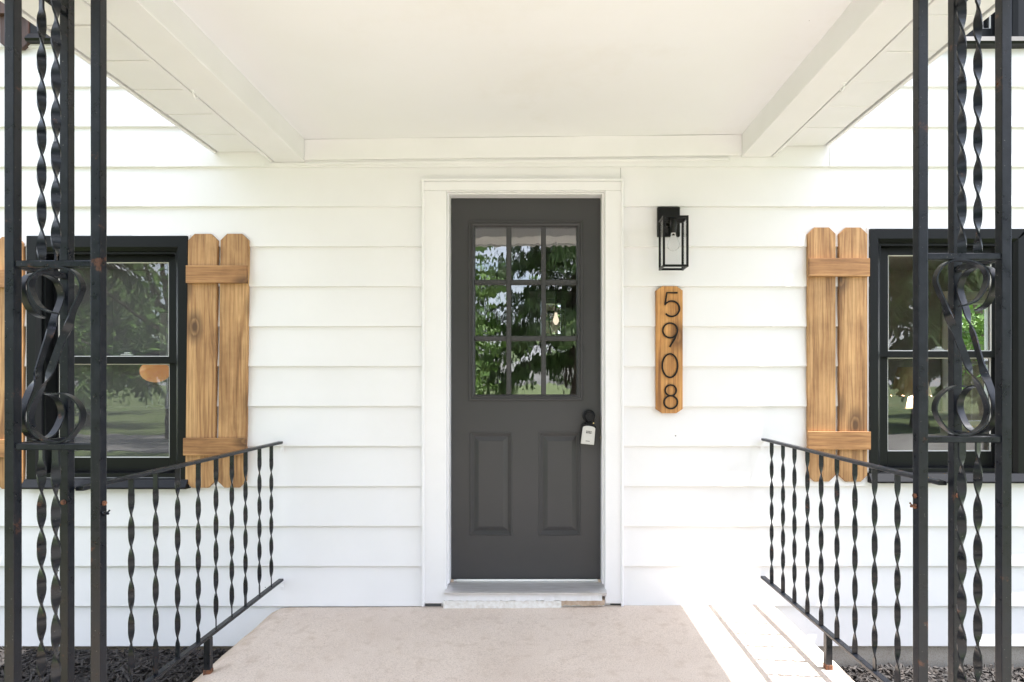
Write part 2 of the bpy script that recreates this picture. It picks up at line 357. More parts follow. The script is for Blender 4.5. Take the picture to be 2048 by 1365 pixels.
def mulch_bed(x0, x1, y0, y1, za, zb, n, label):
    """za at the wall, zb at the outer edge"""
    s = BM(); gx, gy = 24, 16
    hz = lambda x, y: za + (zb - za) * min(1, -y / 1.6) + 0.012 * noise.noise(Vector((x * 5, y * 5, 0)))
    rows = [[s.verts.new((x0 + (x1 - x0) * i / gx, y0 + (y1 - y0) * j / gy, hz(x0 + (x1 - x0) * i / gx, y0 + (y1 - y0) * j / gy) - 0.012)) for i in range(gx + 1)] for j in range(gy + 1)]
    for a, c in zip(rows, rows[1:]):
        for i in range(gx): s.faces.new((a[i], a[i + 1], c[i + 1], c[i]))
    structure(obj('planting_bed', s, 'soil'))
    V, F = [], []
    for k in range(n):
        x, y = random.uniform(x0 + .02, x1 - .02), y1 - 0.015 - (y1 - y0 - .03) * random.random() ** 1.4
        L, W, T = random.uniform(.010, .034), random.uniform(.003, .008), random.uniform(.0015, .004)
        M_ = Matrix.Translation((x, y, hz(x, y) + random.uniform(-.004, .016))) @ Matrix.Rotation(random.uniform(0, 6.28), 4, 'Z') @ Matrix.Rotation(random.gauss(0, .35), 4, 'Y') @ Matrix.Rotation(random.gauss(0, .6), 4, 'X')
        b0 = len(V)
        for sx, sy, sz in ((-1, -1, -1), (1, -.6, -1), (1, .5, -1), (-1, 1, -1), (-1, -1, 1), (1, -.6, 1), (1, .5, 1), (-1, 1, 1)):
            V.append(M_ @ Vector((sx * L * random.uniform(.8, 1.1), sy * W, sz * T)))
        for f in ((0, 3, 2, 1), (4, 5, 6, 7), (0, 1, 5, 4), (1, 2, 6, 5), (2, 3, 7, 6), (3, 0, 4, 7)): F.append([b0 + q for q in f])
    me = bpy.data.meshes.new('mulch'); me.from_pydata(V, [], F); me.materials.append(MATS['mulch'])
    o = bpy.data.objects.new('mulch', me); COL.objects.link(o); o['kind'] = 'stuff'; tag(o, label, 'mulch')
mulch_bed(-3.6, -1.385, -1.9, -0.02, -0.235, -0.30, 15000, 'dark shredded bark mulch beneath the window with the orange lamp glow')
mulch_bed(1.25, 3.6, -1.9, -0.02, -0.325, -0.335, 15000, 'dark shredded bark mulch in front of the bare concrete foundation')

# ------------------------------------------------------------------ house
house = thing('house', 'white lap-sided house with grey front door and covered porch', 'house', (0, 0, GZ))
P0, PITCH = -0.208, 0.2065
LW = dict(o=(-2.621, -1.796, 0.609, 1.909), i=(-2.557, -1.860, 0.662, 1.834), up=(-2.52, -1.937, 1.291, 1.789), lo=(-2.536, -1.949, 0.755, 1.253))
RW = dict(o=(1.720, 2.547, 0.639, 1.945), i=(1.778, 2.464, 0.688, 1.877), up=(1.858, 2.404, 1.320, 1.826), lo=(1.870, 2.419, 0.789, 1.286))
def shift(w, dz, dx=0): return {k: (a + dx, b_ + dx, c + dz, d + dz) for k, (a, b_, c, d) in w.items()}
UL, UR = shift(LW, 2.292, 0.02), shift(RW, 2.247)
DOOR_O = (-0.576, 0.440, -0.1, 2.203)
OPEN = [DOOR_O] + [w['o'] for w in (LW, RW, UL, UR)]
HX0, HX1, HTOP, HD = -5.2, 6.2, 5.2, 4.2

def siding_piece(bm, x0, x1, zb, zt, z_course):
    """lapped board: thick foot, thin head; slightly wavy"""
    n = max(2, int((x1 - x0) / 0.12)); secs = []
    yy = lambda z: -0.0205 + 0.0170 * min(1, max(0, (z - z_course) / PITCH))
    for i in range(n + 1):
        x = x0 + (x1 - x0) * i / n
        w = 0.0017 * noise.noise(Vector((x * 0.9, z_course * 9, 1))) + 0.0006 * noise.noise(Vector((x * 4, z_course * 9, 2)))
        d = 0.0016 * noise.noise(Vector((x * 1.2, z_course * 7, 8)))
        wb = w if abs(zb - z_course) < 1e-6 else 0
        secs.append([(x, yy(zb) + d, zb + wb + 0.0015), (x, yy(zb) + d + 0.0012, zb + wb), (x, -0.0005, zb + wb), (x, -0.0005, zt), (x, yy(zt), zt), (x, yy((zb+zt)/2) + d, (zb + zt) / 2)])
    loft(bm, secs)
k = 0
while P0 + k * PITCH < HTOP:
    zb, zt = P0 + k * PITCH, P0 + (k + 1) * PITCH + 0.0005
    cuts = sorted(o for o in OPEN if o[2] < zt - .004 and o[3] > zb + .004)
    x = HX0; spans = []
    for o in cuts:
        if o[2] <= zb + .004 and o[3] >= zt - .004:
            spans.append((x, o[0], [])); x = o[1]
    spans.append((x, HX1, []))
    for (a, c, _) in spans:
        part = [o for o in cuts if a < o[0] and o[1] < c]
        pieces = []; xx = a
        for o in part:
            pieces.append((xx, o[0], zb, zt))
            if o[3] < zt: pieces.append((o[0], o[1], o[3], zt))
            if o[2] > zb: pieces.append((o[0], o[1], zb, o[2]))
            xx = o[1]
        pieces.append((xx, c, zb, zt))
        groups = [pieces]
        if k == 11:
            left = [(p[0], min(p[1], 0.438), p[2], p[3]) for p in pieces if p[0] < 0.438]; right = [(max(p[0], 0.4405), p[1], p[2], p[3]) for p in pieces if p[1] > 0.4405]
            groups = [left, right]
        if k == 12: groups = [[(a, 1.5165, zb, zt)], [(1.519, c, zb, zt)]]
        for gp in groups:
            bm = BM()
            for p in gp:
                if p[1] - p[0] > 0.01: siding_piece(bm, p[0], p[1], p[2], p[3], zb)
            obj('siding_board', bm, 'siding', house)
    k += 1

def wall_cells(xa, xb, za, zb, holes, y0, y1):
    bm = BM(); xs = sorted({xa, xb, *[h[0] for h in holes], *[h[1] for h in holes]}); zs = sorted({za, zb, *[h[2] for h in holes], *[h[3] for h in holes]})
    xs = [x for x in xs if xa <= x <= xb]; zs = [z for z in zs if za <= z <= zb]
    for i in range(len(xs) - 1):
        for j in range(len(zs) - 1):
            cx, cz = (xs[i] + xs[i + 1]) / 2, (zs[j] + zs[j + 1]) / 2
            if any(h[0] < cx < h[1] and h[2] < cz < h[3] for h in holes): continue
            box(bm, xs[i], xs[i + 1], y0, y1, zs[j], zs[j + 1])
    return bm
holes = [(-0.49, 0.385, -0.1, 2.16)] + [w['i'] for w in (LW, RW, UL, UR)]
obj('wall', wall_cells(HX0, HX1, -0.208, HTOP, holes, 0.0, 0.13), 'plaster', house)
obj('foundation', bx(HX0, HX1, 0.012, 0.2, -0.9, -0.209), 'foundation', house)
BW = [(4.94, 5.48, 0.64, 2.16), (0.01, 0.345, 1.69, 2.16), (-4.4, -3.7, 0.8, 1.9)]
obj('rear_wall', wall_cells(HX0, HX1, -0.6, HTOP, BW, HD - 0.14, HD), 'plaster', house)
for x in (HX0, HX1 - 0.14):   # unseen end walls; window openings added to let more light into the rooms
    sw_ = BM()
    for (ya, yb, za, zb_) in ((0.131, 0.7, -0.6, HTOP), (0.7, 2.7, -0.6, 0.7), (0.7, 2.7, 2.15, HTOP), (2.7, HD - .141, -0.6, HTOP)): box(sw_, x, x + .14, ya, yb, za, zb_)
    obj('side_wall', sw_, 'plaster', house)
    f = BM()
    for (ya, yb, za, zb_) in ((0.7, 0.76, .7, 2.15), (2.64, 2.7, .7, 2.15), (1.67, 1.73, .701, 2.149), (.761, 2.639, .7, .76), (.761, 2.639, 2.09, 2.149)): box(f, x + .04, x + .1, ya, yb, za, zb_)
    swn = obj('added_side_window', f, 'trim_white', house)
    for ya, yb in ((.76, 1.67), (1.73, 2.64)): obj('pane', bx(x + .068, x + .072, ya, yb, .76, 2.09), 'lamp_glass', swn)
for x in (-0.95, 0.85): obj('partition', bx(x, x + 0.1, 0.131, HD - 0.141, 0.1, 2.5), 'plaster', house)
obj('interior_floor', bx(HX0 + .141, HX1 - .141, 0.131, HD - 0.141, -0.1, 0.098), 'floor_wood', house)
obj('upper_floor', bx(HX0 + .141, HX1 - .141, 0.131, HD - 0.141, 2.502, 2.7), 'plaster', house)
rf = BM(); prism_x(rf, [(-0.02, HTOP + .002), (HD + 0.3, HTOP + .002), (HD + .3, HTOP + .1), (HD / 2, HTOP + 1.5), (-0.02, HTOP + .1)], HX0 - .1, HX1 + .1)
obj('roof', rf, 'roof_shingle', house)

def glazing(x0, x1, z0, z1, y, mat, parent): return obj('pane', bx(x0, x1, y, y + 0.004, z0, z1), mat, parent)
def window(w, screen=False):
    o, i, up, lo = w['o'], w['i'], w['up'], w['lo']
    jb = BM()   # jamb box lining the opening
    box(jb, i[0] - .0, i[0] + .012, -0.004, 0.128, i[2], i[3]); box(jb, i[1] - .012, i[1], -0.004, 0.128, i[2], i[3])
    box(jb, i[0] + .0121, i[1] - .0121, -0.004, 0.128, i[3] - .012, i[3]); box(jb, i[0] + .0121, i[1] - .0121, 0.0, 0.128, i[2], i[2] + .02)
    win = obj('window', jb, 'window_black', house)
    yo = -0.031
    ins = i[0] - o[0]
    for (a, b_) in ((o[0], i[0]), (i[1], o[1])):   # side casings, bevelled towards the opening
        t = BM()
        if a == o[0]: pts = [(a, 0.0), (a, yo), (b_ - .018, yo), (b_ , yo + .016), (b_, 0.0)]
        else: pts = [(a, 0.0), (a, yo + .016), (a + .018, yo), (b_, yo), (b_, 0.0)]
        zt0, zb0 = o[3], o[2] + .048
        A = []; 
        for (x, y) in pts:
            topz = i[3] + (o[3] - i[3]) * (abs(x - (i[0] if a == o[0] else i[1])) / ins)
            A.append(((x, y, zb0), (x, y, topz)))
        lo_ = [t.verts.new(p[0]) for p in A]; hi_ = [t.verts.new(p[1]) for p in A]; n = len(A)
        t.faces.new(lo_); t.faces.new(hi_[::-1])
        for q in range(n): t.faces.new((lo_[q], hi_[q], hi_[(q + 1) % n], lo_[(q + 1) % n]))
        obj('casing', t, 'window_black', win)
    h = BM(); dz = o[3] - i[3]
    prof = [(o[3], 0.0), (o[3], yo), (i[3] + .018, yo), (i[3], yo + .016), (i[3], 0.0)]
    L = []; Rr = []
    for (z, y) in prof:
        f = (z - i[3]) / dz
        L.append(h.verts.new((i[0] + (o[0] - i[0]) * f + .0006, y, z))); Rr.append(h.verts.new((i[1] + (o[1] - i[1]) * f - .0006, y, z)))
    n = len(L); h.faces.new(L); h.faces.new(Rr[::-1])
    for q in range(n): h.faces.new((L[q], Rr[q], Rr[(q + 1) % n], L[(q + 1) % n]))
    obj('head_casing', h, 'window_black', win)
    s = BM(); prism_x(s, [(0.0, o[2]), (-0.052, o[2]), (-0.060, o[2] + .010), (-0.034, o[2] + .047), (0.06, o[2] + .053), (0.06, o[2] + .004)], o[0] - .008, o[1] + .008)
    obj('sill', s, 'window_black', win)
    # exterior channel strip of white caulk round the casing
    c = BM()
    for xa, xb in ((o[0] - .011, o[0] - .001), (o[1] + .001, o[1] + .011)): box(c, xa, xb, -0.020, 0.0, o[2] + .055, o[3] + .009)
    box(c, o[0] - .0009, o[1] + .0009, -0.020, 0.0, o[3] + .001, o[3] + .009)
    obj('caulk_strip', c, 'trim_white', win)
    xi0, xi1 = i[0] + .0125, i[1] - .0125
    def sash(g_, y0, y1, zlo, zhi):
        f = BM()
        box(f, xi0, g_[0], y0, y1, zlo, zhi, bev=.003); box(f, g_[1], xi1, y0, y1, zlo, zhi, bev=.003)
        box(f, g_[0] - .001, g_[1] + .001, y0 + .001, y1, g_[3], zhi); box(f, g_[0] - .001, g_[1] + .001, y0 + .001, y1, zlo, g_[2])
        so_ = obj('sash', f, 'window_black', win)
        bead = BM(); rings(bead, g_[0], g_[1], g_[2], g_[3], [(0, y0 + .004), (.004, y0 + .006), (.004, y0 + .012)])
        obj('glazing_bead', bead, 'lockbox_grey', win)
        glazing(g_[0] + .001, g_[1] - .001, g_[2] + .001, g_[3] - .001, (y0 + y1) / 2, 'window_glass', win)
    sash(up, 0.045, 0.068, lo[3] + .001, i[3] - .0125)
    sash(lo, 0.070, 0.095, i[2] + .021, up[2] + .006)
    lk = BM(); cx = (up[0] * .45 + up[1] * .55); box(lk, cx - .03, cx + .03, 0.098, 0.118, up[2] + .007, up[2] + .016, bev=.003); box(lk, cx - .012, cx + .02, 0.100, 0.115, up[2] + .017, up[2] + .026, bev=.003)
    if screen: obj('insect_screen', bx(xi0, xi1, 0.122, 0.123, i[2] + .021, i[3] - .0125), 'screen_mesh', win)
    obj('sash_lock', lk, 'plastic_white', win)
    return win
window(LW, screen=True); window(RW); window(UL); window(UR)
for (a, b_, c, d) in BW:
    f = BM(); y0, y1 = HD - .11, HD - .05
    for q in ((a, a + .05, c, d), (b_ - .05, b_, c, d), (a + .051, b_ - .051, c, c + .06), (a + .051, b_ - .051, d - .05, d), (a + .051, b_ - .051, (c + d) / 2 - .02, (c + d) / 2 + .02)): box(f, q[0], q[1], y0, y1, q[2], q[3])
    rw = obj('rear_window', f, 'trim_white', house); glazing(a + .05, b_ - .05, c + .06, d - .05, HD - .08, 'lamp_glass', rw)
    t = BM()
    for q in ((a - .09, a - .002, c - .1, d + .09), (b_ + .002, b_ + .09, c - .1, d + .09), (a - .001, b_ + .001, d + .002, d + .09), (a - .001, b_ + .001, c - .1, c - .002)): box(t, q[0], q[1], HD - .165, HD - .1402, q[2], q[3], bev=.004)
    obj('interior_casing', t, 'trim_white', rw)

# ---- front door
DX0, DX1, DZ0, DZ1, DY = -0.449, 0.341, 0.106, 2.130, 0.060
LX0, LX1, LZ0, LZ1 = -0.356, 0.248, 1.058, 2.011
PL, PR = (-0.352, -0.124, 0.343, 0.894), (0.013, 0.238, 0.343, 0.894)
door = obj('front_door', wall_cells(DX0, DX1, DZ0, DZ1, [(LX0, LX1, LZ0, LZ1), PL, PR], DY, DY + 0.045), 'door_grey', house)
door['label'] = 'dark grey steel door with nine small panes and two raised panels'
m_ = BM(); rings(m_, LX0, LX1, LZ0, LZ1, [(0, DY + .001), (0, DY - .009), (.004, DY - .012), (.011, DY - .012), (.014, DY - .008), (.019, DY - .008), (.022, DY - .013), (.027, DY - .011), (.033, DY + .002), (.033, DY + .044), (0, DY + .044)])
obj('lite_frame', m_, 'door_grey', door)
GX0, GX1, GZ0, GZ1 = LX0 + .033, LX1 - .033, LZ0 + .033, LZ1 - .033
mx_ = [-0.144, 0.040]; mz_ = [1.388, 1.686]
for x in mx_:
    b_ = BM(); prism(b_, [(x - .013, GZ0), (x + .013, GZ0), (x + .013, GZ1), (x - .013, GZ1)], DY - .006, DY + .010, bev=.005); obj('muntin', b_, 'door_grey', door)
xs_ = [GX0, mx_[0] - .0131, mx_[0] + .0131, mx_[1] - .0131, mx_[1] + .0131, GX1]; zs_ = [GZ0, mz_[0] - .013, mz_[0] + .013, mz_[1] - .013, mz_[1] + .013, GZ1]
for z in mz_:
    for q in (0, 2, 4):
        b_ = BM(); prism(b_, [(xs_[q], z - .013), (xs_[q + 1], z - .013), (xs_[q + 1], z + .013), (xs_[q], z + .013)], DY - .004, DY + .010, bev=.005); obj('muntin', b_, 'door_grey', door)
for q in (0, 2, 4):
    for r in (0, 2, 4): glazing(xs_[q] - .003, xs_[q + 1] + .003, zs_[r] - .003, zs_[r + 1] + .003, DY + .012, 'door_glass', door)
for p in (PL, PR):
    b_ = BM(); rings(b_, *p, [(0, DY + .0005), (.003, DY - .002), (.007, DY - .002), (.010, DY + .003), (.016, DY + .004), (.020, DY + .010), (.026, DY + .011), (.048, DY + .001), (.051, DY + .0005)], cap=True)
    obj('door_panel', b_, 'door_grey', door)
kn = BM(); lathe(kn, [(0.034, 0.0), (0.034, -.006), (0.029, -.010), (.014, -.012), (.013, -.032), (.022, -.040), (.0275, -.052), (.028, -.062), (.025, -.068), (.0235, -.067), (.022, -.0705), (.016, -.0705), (.0145, -.0685), (.004, -.0685)], (0.279, DY - .0005, 0.977), 'y', 32)
obj('door_knob', kn, 'black_rubber', door, 'angle')
dl = BM(); lathe(dl, [(0.007, 0.0), (0.006, .006), (.003, .008)], (DX1 + .002, DY - .0, 0.862), 'y', 10); obj('latch_plate', dl, 'brass', door)

# ---- jamb, casing, threshold
jm = BM(); JY = DY + .06
box(jm, -0.489, -0.4595, -0.02, JY, 0.075, 2.159); box(jm, 0.3545, 0.384, -0.02, JY, 0.075, 2.159); box(jm, -0.4594, 0.3544, -0.02, JY, 2.138, 2.159)
box(jm, -0.4594, -0.4495, -0.005, DY + .0, 0.11, 2.1375); box(jm, 0.3425, 0.3544, -0.005, DY, 0.11, 2.1375); box(jm, -0.4494, 0.3424, -0.005, DY, 2.1305, 2.1375)
obj('door_jamb', jm, 'trim_white', house)
for (a, c) in ((-0.576, -0.4605), (0.3555, 0.440)):
    cb = BM(); box(cb, a, c, -0.034, -0.0005, 0.018, 2.1405, bev=.002); o_ = obj('door_casing', cb, 'trim_white', house)
    e = BM(); xe = a - .010 if a < 0 else c - .002
    box(e, xe, xe + .012, -0.042, -0.0003, 0.004, 2.200, bev=.002); obj('edge_band', e, 'trim_white', o_)
hc = BM(); box(hc, -0.576, 0.438, -0.0335, -0.0005, 2.1415, 2.187, bev=.002); hco = obj('head_casing', hc, 'trim_white', house)
dc = BM(); prism_x(dc, [(0, 2.1875), (-.040, 2.1875), (-.046, 2.190), (-.046, 2.199), (0, 2.206)], -0.588, 0.450); obj('drip_cap', dc, 'trim_white', hco)
th = BM(); prism_x(th, [(0.105, 0.06), (0.105, 0.112), (0.052, 0.112), (0.050, 0.106), (0.030, 0.106), (-0.050, 0.090), (-0.066, 0.084), (-0.066, 0.076), (-0.048, 0.076), (-0.045, 0.06)], -0.466, 0.361)
tho = obj('threshold', th, 'aluminium', house)
sw = BM(); box(sw, -0.42, 0.325, 0.040, 0.0515, 0.1065, 0.117, bev=.003); obj('sweep_strip', sw, 'plastic_white', tho)
for a in (-0.447, 0.327): obj('rotten_corner', bx(a, a + .013, 0.03, 0.0515, 0.1065, 0.116, bev=.002), 'rot_wood', tho)
def ragged(x0, x1, y0, y1, zt, zlo, amp, mat, name, par, seed):
    bm = BM(); n = 70; secs = []
    for i in range(n + 1):
        x = x0 + (x1 - x0) * i / n; a = amp * noise.noise(Vector((x * 22, seed, 0))) + amp * .6 * noise.noise(Vector((x * 70, seed, 4)))
        b2 = .005 * noise.noise(Vector((x * 35, seed, 9)))
        secs.append([(x, y0 + b2, zlo + a), (x, y1, zlo + a), (x, y1, zt), (x, y0 + b2 * .3, zt)])
    return obj(name, loft(bm, secs), mat, par)
ragged(-0.466, 0.338, -0.050, 0.02, 0.0755, 0.038, .006, 'trim_white', 'sill_nosing', tho, 1)
ragged(-0.474, 0.13, -0.046, 0.02, 0.036, -0.004, .006, 'caulk', 'crumbled_caulk', tho, 2)
ragged(0.13, 0.352, -0.045, 0.02, 0.040, 0.012, .008, 'rot_wood', 'rotten_sill', tho, 3)
ragged(0.13, 0.352, -0.030, 0.02, 0.012, -0.006, .004, 'caulk', 'crumbled_caulk', tho, 5)
obj('skirt_flashing', bx(-0.49, 0.384, -0.012, 0.0, -0.05, 0.036), 'siding', tho)

# ------------------------------------------------------------------ porch roof (hangs a little out of level)
def lean(bm):
    for v_ in bm.verts: v_.co.z += 0.0112 * (v_.co.x + 1.27)
    return bm
RY = -1.98
pr = obj('porch_roof', lean(bx(-1.688, 1.534, RY - .02, -0.016, 2.56, 2.66)), 'roof_shingle', house)
pr['label'] = 'flat-ceilinged porch roof with white beams and boarded soffits'
def ceil_mesh():
    bm = BM(); nx, ny = 40, 30; rows = []
    for j in range(ny + 1):
        rows.append([bm.verts.new((-1.20 + 2.27 * i / nx, -1.46 + 1.443 * j / ny, 2.404 + .004 * noise.noise(Vector((i * .13, j * .13, 2))))) for i in range(nx + 1)])
    for a, c in zip(rows, rows[1:]):
        for i in range(nx): bm.faces.new((a[i], a[i + 1], c[i + 1], c[i]))
    r = bmesh.ops.extrude_face_region(bm, geom=list(bm.faces))
    for v_ in r['geom']:
        if isinstance(v_, bmesh.types.BMVert): v_.co.z = 2.44
    return lean(bm)
obj('ceiling', ceil_mesh(), 'ceiling_white', pr, smooth=False)
BMAT = 'trim_white'
for (a, c) in ((-1.348, -1.192), (1.060, 1.213)):
    bo = obj('beam', lean(bx(a, c, -1.62, -0.017, 2.291, 2.559, bev=.003)), BMAT, pr)
    f0, f1 = (a - .026, a - .007) if a < 0 else (c + .007, c + .026)
    obj('beam_facing', lean(bx(f0, f1, -1.62, -0.0175, 2.2925, 2.556, bev=.002)), BMAT, bo)
    hx = a + .012 if a < 0 else c - .012
    hz = 2.291 + .0112 * (hx + 1.27)
    hk = BM(); tube(hk, [(hx, -.78, hz + .004), (hx, -.78, hz - .012), (hx, -.772, hz - .022), (hx, -.762, hz - .026), (hx, -.752, hz - .020), (hx, -.750, hz - .011)], .0028, 6); lathe(hk, [(.008, 0.0), (.007, -.004), (.003, -.006)], (hx, -.78, hz), 'z', 10)
    obj('cup_hook', hk, 'trim_white', bo)
obj('front_beam', lean(bx(-1.1915, 1.0595, -1.62, -1.455, 2.291, 2.559, bev=.003)), BMAT, pr)
fz = lean(bx(-1.1915, 1.0595, -0.034, -0.0165, 2.298, 2.4035, bev=.002)); obj('frieze_board', fz, BMAT, pr)
obj('ledger_strip', lean(bx(-1.40, 1.0, -0.026, -0.0166, 2.2755, 2.289, bev=.002)), BMAT, pr)
# little torn strip of flashing at the beam end
for side, (a, c) in enumerate(((-1.6425, -1.3755), (1.2405, 1.489))):
    y = -0.0165; kk = 0
    while y > RY + .02:
        y2 = max(y - .2203, RY + .004); gap = random.choice([.004, .008, .011]); dz = random.uniform(-.0012, .0012)
        obj('soffit_board', lean(bx(a + (.002 if side == 0 else 0), c - (.002 if side else 0), y2 + gap, y, 2.348 + dz, 2.358 + dz, bev=.0015)), BMAT, pr)
        y = y2; kk += 1
    ox0, ox1 = ((-1.668, -1.6505), (1.4975, 1.515))[side]
    obj('fascia', lean(bx(ox0, ox1, RY, -0.0165, 2.343, 2.559, bev=.002)), BMAT, pr)
obj('fascia', lean(bx(-1.668, 1.515, RY - .0195, RY - .0005, 2.335, 2.559, bev=.002)), BMAT, pr)
obj('front_soffit', lean(bx(-1.349, 1.2135, RY + .001, -1.6215, 2.348, 2.358)), BMAT, pr)

# ------------------------------------------------------------------ shutters
def shutter(planks, battens, label, mat='wood_upright', bmat='wood_across', lean_x=0.0):
    zb, zt = planks[0][2], planks[0][3]; cx = (planks[0][0] + planks[-1][1]) / 2
    t = thing('shutter', label, 'shutter', (cx, -0.012, zb), 'board and batten shutters beside the windows')
    for (a, c, z0, z1) in planks:
        j = random.uniform(-.003, .003); e = .034; ez = .033
        sh = lambda z: lean_x * (z1 - z)
        pts = [(a + e + sh(z0), z0 + j), (c - e + sh(z0), z0 + j), (c + sh(z0), z0 + j + ez), (c + sh(z1), z1 + j - ez), (c - e + sh(z1), z1 + j), (a + e + sh(z1), z1 + j), (a + sh(z1), z1 + j - ez), (a + sh(z0), z0 + j + ez)]
        obj('plank', prism(BM(), pts, -0.034, -0.0145, bev=.0022), mat, t)
    for (a, c, z0, z1) in battens:
        b_ = bx(a, c, -0.0535, -0.0343, z0, z1, bev=.0022, seg=2); bt = obj('batten', b_, bmat, t)
    return t
shutter([(-1.789, -1.637, 0.612, 1.918), (-1.622, -1.478, 0.612, 1.918)], [(-1.789, -1.479, 1.663, 1.753), (-1.803, -1.485, 0.781, 0.870)], 'brown shutter between the front door and the window that shows an orange lamp glow', lean_x=-0.011)
shutter([(-2.935, -2.788, 0.604, 1.901), (-2.780, -2.640, 0.604, 1.901)], [(-2.945, -2.640, 1.640, 1.730), (-2.945, -2.644, 0.772, 0.862)], 'brown shutter at the outer side of the window with the orange lamp glow')
shutter([(1.398, 1.541, 0.647, 1.954), (1.559, 1.704, 0.647, 1.954)], [(1.397, 1.706, 1.697, 1.790), (1.391, 1.711, 0.811, 0.903)], 'brown shutter beside the house number and the bedroom window')
shutter([(-2.925, -2.775, 2.873, 4.18), (-2.757, -2.607, 2.873, 4.18)], [(-2.925, -2.610, 3.04, 3.13), (-2.925, -2.610, 3.93, 4.02)], 'dark reddish shutter of the upper storey window', mat='wood_red_brown', bmat='wood_red_brown')

# ------------------------------------------------------------------ wall lantern
lt = thing('wall_lantern', 'black box wall lantern with clear glass and bare bulb', 'lantern', (0.683, -0.012, 1.91))
obj('back_plate', bx(0.625, 0.741, -0.034, -0.0125, 1.905, 2.058, bev=.003), 'lantern_black', lt)
obj('arm', bx(0.665, 0.701, -0.050, -0.0345, 1.955, 1.999, bev=.002), 'lantern_black', lt)
fx0, fx1, fy0, fy1, fz0, fz1, fw = 0.628, 0.755, -0.152, -0.045, 1.727, 1.981, .0105
fr = BM()
for x in (fx0, fx1 - fw):
    for y in (fy0, fy1 - fw): box(fr, x, x + fw, y, y + fw, fz0, fz1, bev=.0008)
for z in (fz0 + .0005, fz1 - fw - .0005):
    for y in (fy0 + .0005, fy1 - fw - .0005): box(fr, fx0 + fw, fx1 - fw, y, y + fw - .001, z, z + fw)
    for x in (fx0 + .0005, fx1 - fw - .0005): box(fr, x, x + fw - .001, fy0 + fw, fy1 - fw, z, z + fw)
obj('frame', fr, 'lantern_black', lt)
obj('top_plate', bx(fx0 + fw, fx1 - fw, fy0 + fw, fy1 - fw, fz1 - .004, fz1 - .001), 'lantern_black', lt)
for q in ((fx0 + fw, fx1 - fw, fy0 + .004, fy0 + .006), (fx0 + .004, fx0 + .006, fy0 + fw, fy1 - fw), (fx1 - .006, fx1 - .004, fy0 + fw, fy1 - fw)):
    obj('glass_pane', bx(q[0], q[1], q[2], q[3], fz0 + fw, fz1 - fw), 'lamp_glass', lt)
cx, cy = (fx0 + fx1) / 2, (fy0 + fy1) / 2
sk = BM(); lathe(sk, [(.019, fz1 - .0045), (.019, fz1 - .035), (.015, fz1 - .055), (.0135, fz1 - .075)], (cx, cy, 0), 'z', 16); obj('socket', sk, 'lantern_black', lt)
bl = BM(); lathe(bl, [(.0125, fz1 - .0752), (.0128, fz1 - .088), (.018, fz1 - .100), (.027, fz1 - .118), (.030, fz1 - .134), (.027, fz1 - .150), (.016, fz1 - .161), (.004, fz1 - .165)], (cx, cy, 0), 'z', 20)
m, nt, b = new_mat('bulb_glass'); b.inputs['Base Color'].default_value = (1, 1, 1, 1); b.inputs['Roughness'].default_value = .02; b.inputs['Transmission Weight'].default_value = 1; b.inputs['IOR'].default_value = 1.15
obj('bulb', bl, 'bulb_glass', lt, smooth=True)

# ------------------------------------------------------------------ house number plaque
pq = thing('number_plaque', 'stained wood plaque with black house number 5908', 'plaque', (0.686, -0.012, 0.996))
ex, ez = .033, .022
pts = [(0.617 + ex, 0.996), (0.755 - ex, 0.996), (0.755, 0.996 + ez), (0.755, 1.650 - ez), (0.755 - ex, 1.650), (0.617 + ex, 1.650), (0.617, 1.650 - ez), (0.617, 0.996 + ez)]
obj('board', prism(BM(), pts, -0.032, -0.0135, bev=.002), 'wood_plaque', pq)
def arc(cx, cz, rx, rz, a0, a1, n=28): return [(cx + rx * math.cos(R(a0 + (a1 - a0) * i / n)), cz + rz * math.sin(R(a0 + (a1 - a0) * i / n))) for i in range(n + 1)]
SW, Y0, Y1 = .0078, -0.0400, -0.0322
five = BM(); stroke(five, [(0.727, 1.615), (0.6720, 1.615), (0.6630, 1.5545)] , SW, Y0, Y1)
stroke(five, [(0.6612, 1.5525)] + arc(0.697, 1.533, .040, .0395, 128, -140), SW, Y0 + .0004, Y1); obj('digit_five', five, 'digit_black', pq)
nine = BM(); stroke(nine, arc(0.689, 1.4215, .0375, .0375, 0, 360, 40)[:-1], SW, Y0, Y1, True); stroke(nine, [(0.7235, 1.407), (0.712, 1.378), (0.6865, 1.337)], SW, Y0 + .0004, Y1); obj('digit_nine', nine, 'digit_black', pq)
zero = BM(); stroke(zero, arc(0.688, 1.2405, .0395, .0605, 0, 360, 48)[:-1], SW, Y0, Y1, True); obj('digit_zero', zero, 'digit_black', pq)
eight = BM(); stroke(eight, arc(0.692, 1.1135, .0285, .0280, 0, 360, 36)[:-1], SW, Y0, Y1, True); stroke(eight, arc(0.692, 1.0530, .0345, .0330, 0, 360, 40)[:-1], SW, Y0 + .0004, Y1, True); obj('digit_eight', eight, 'digit_black', pq)

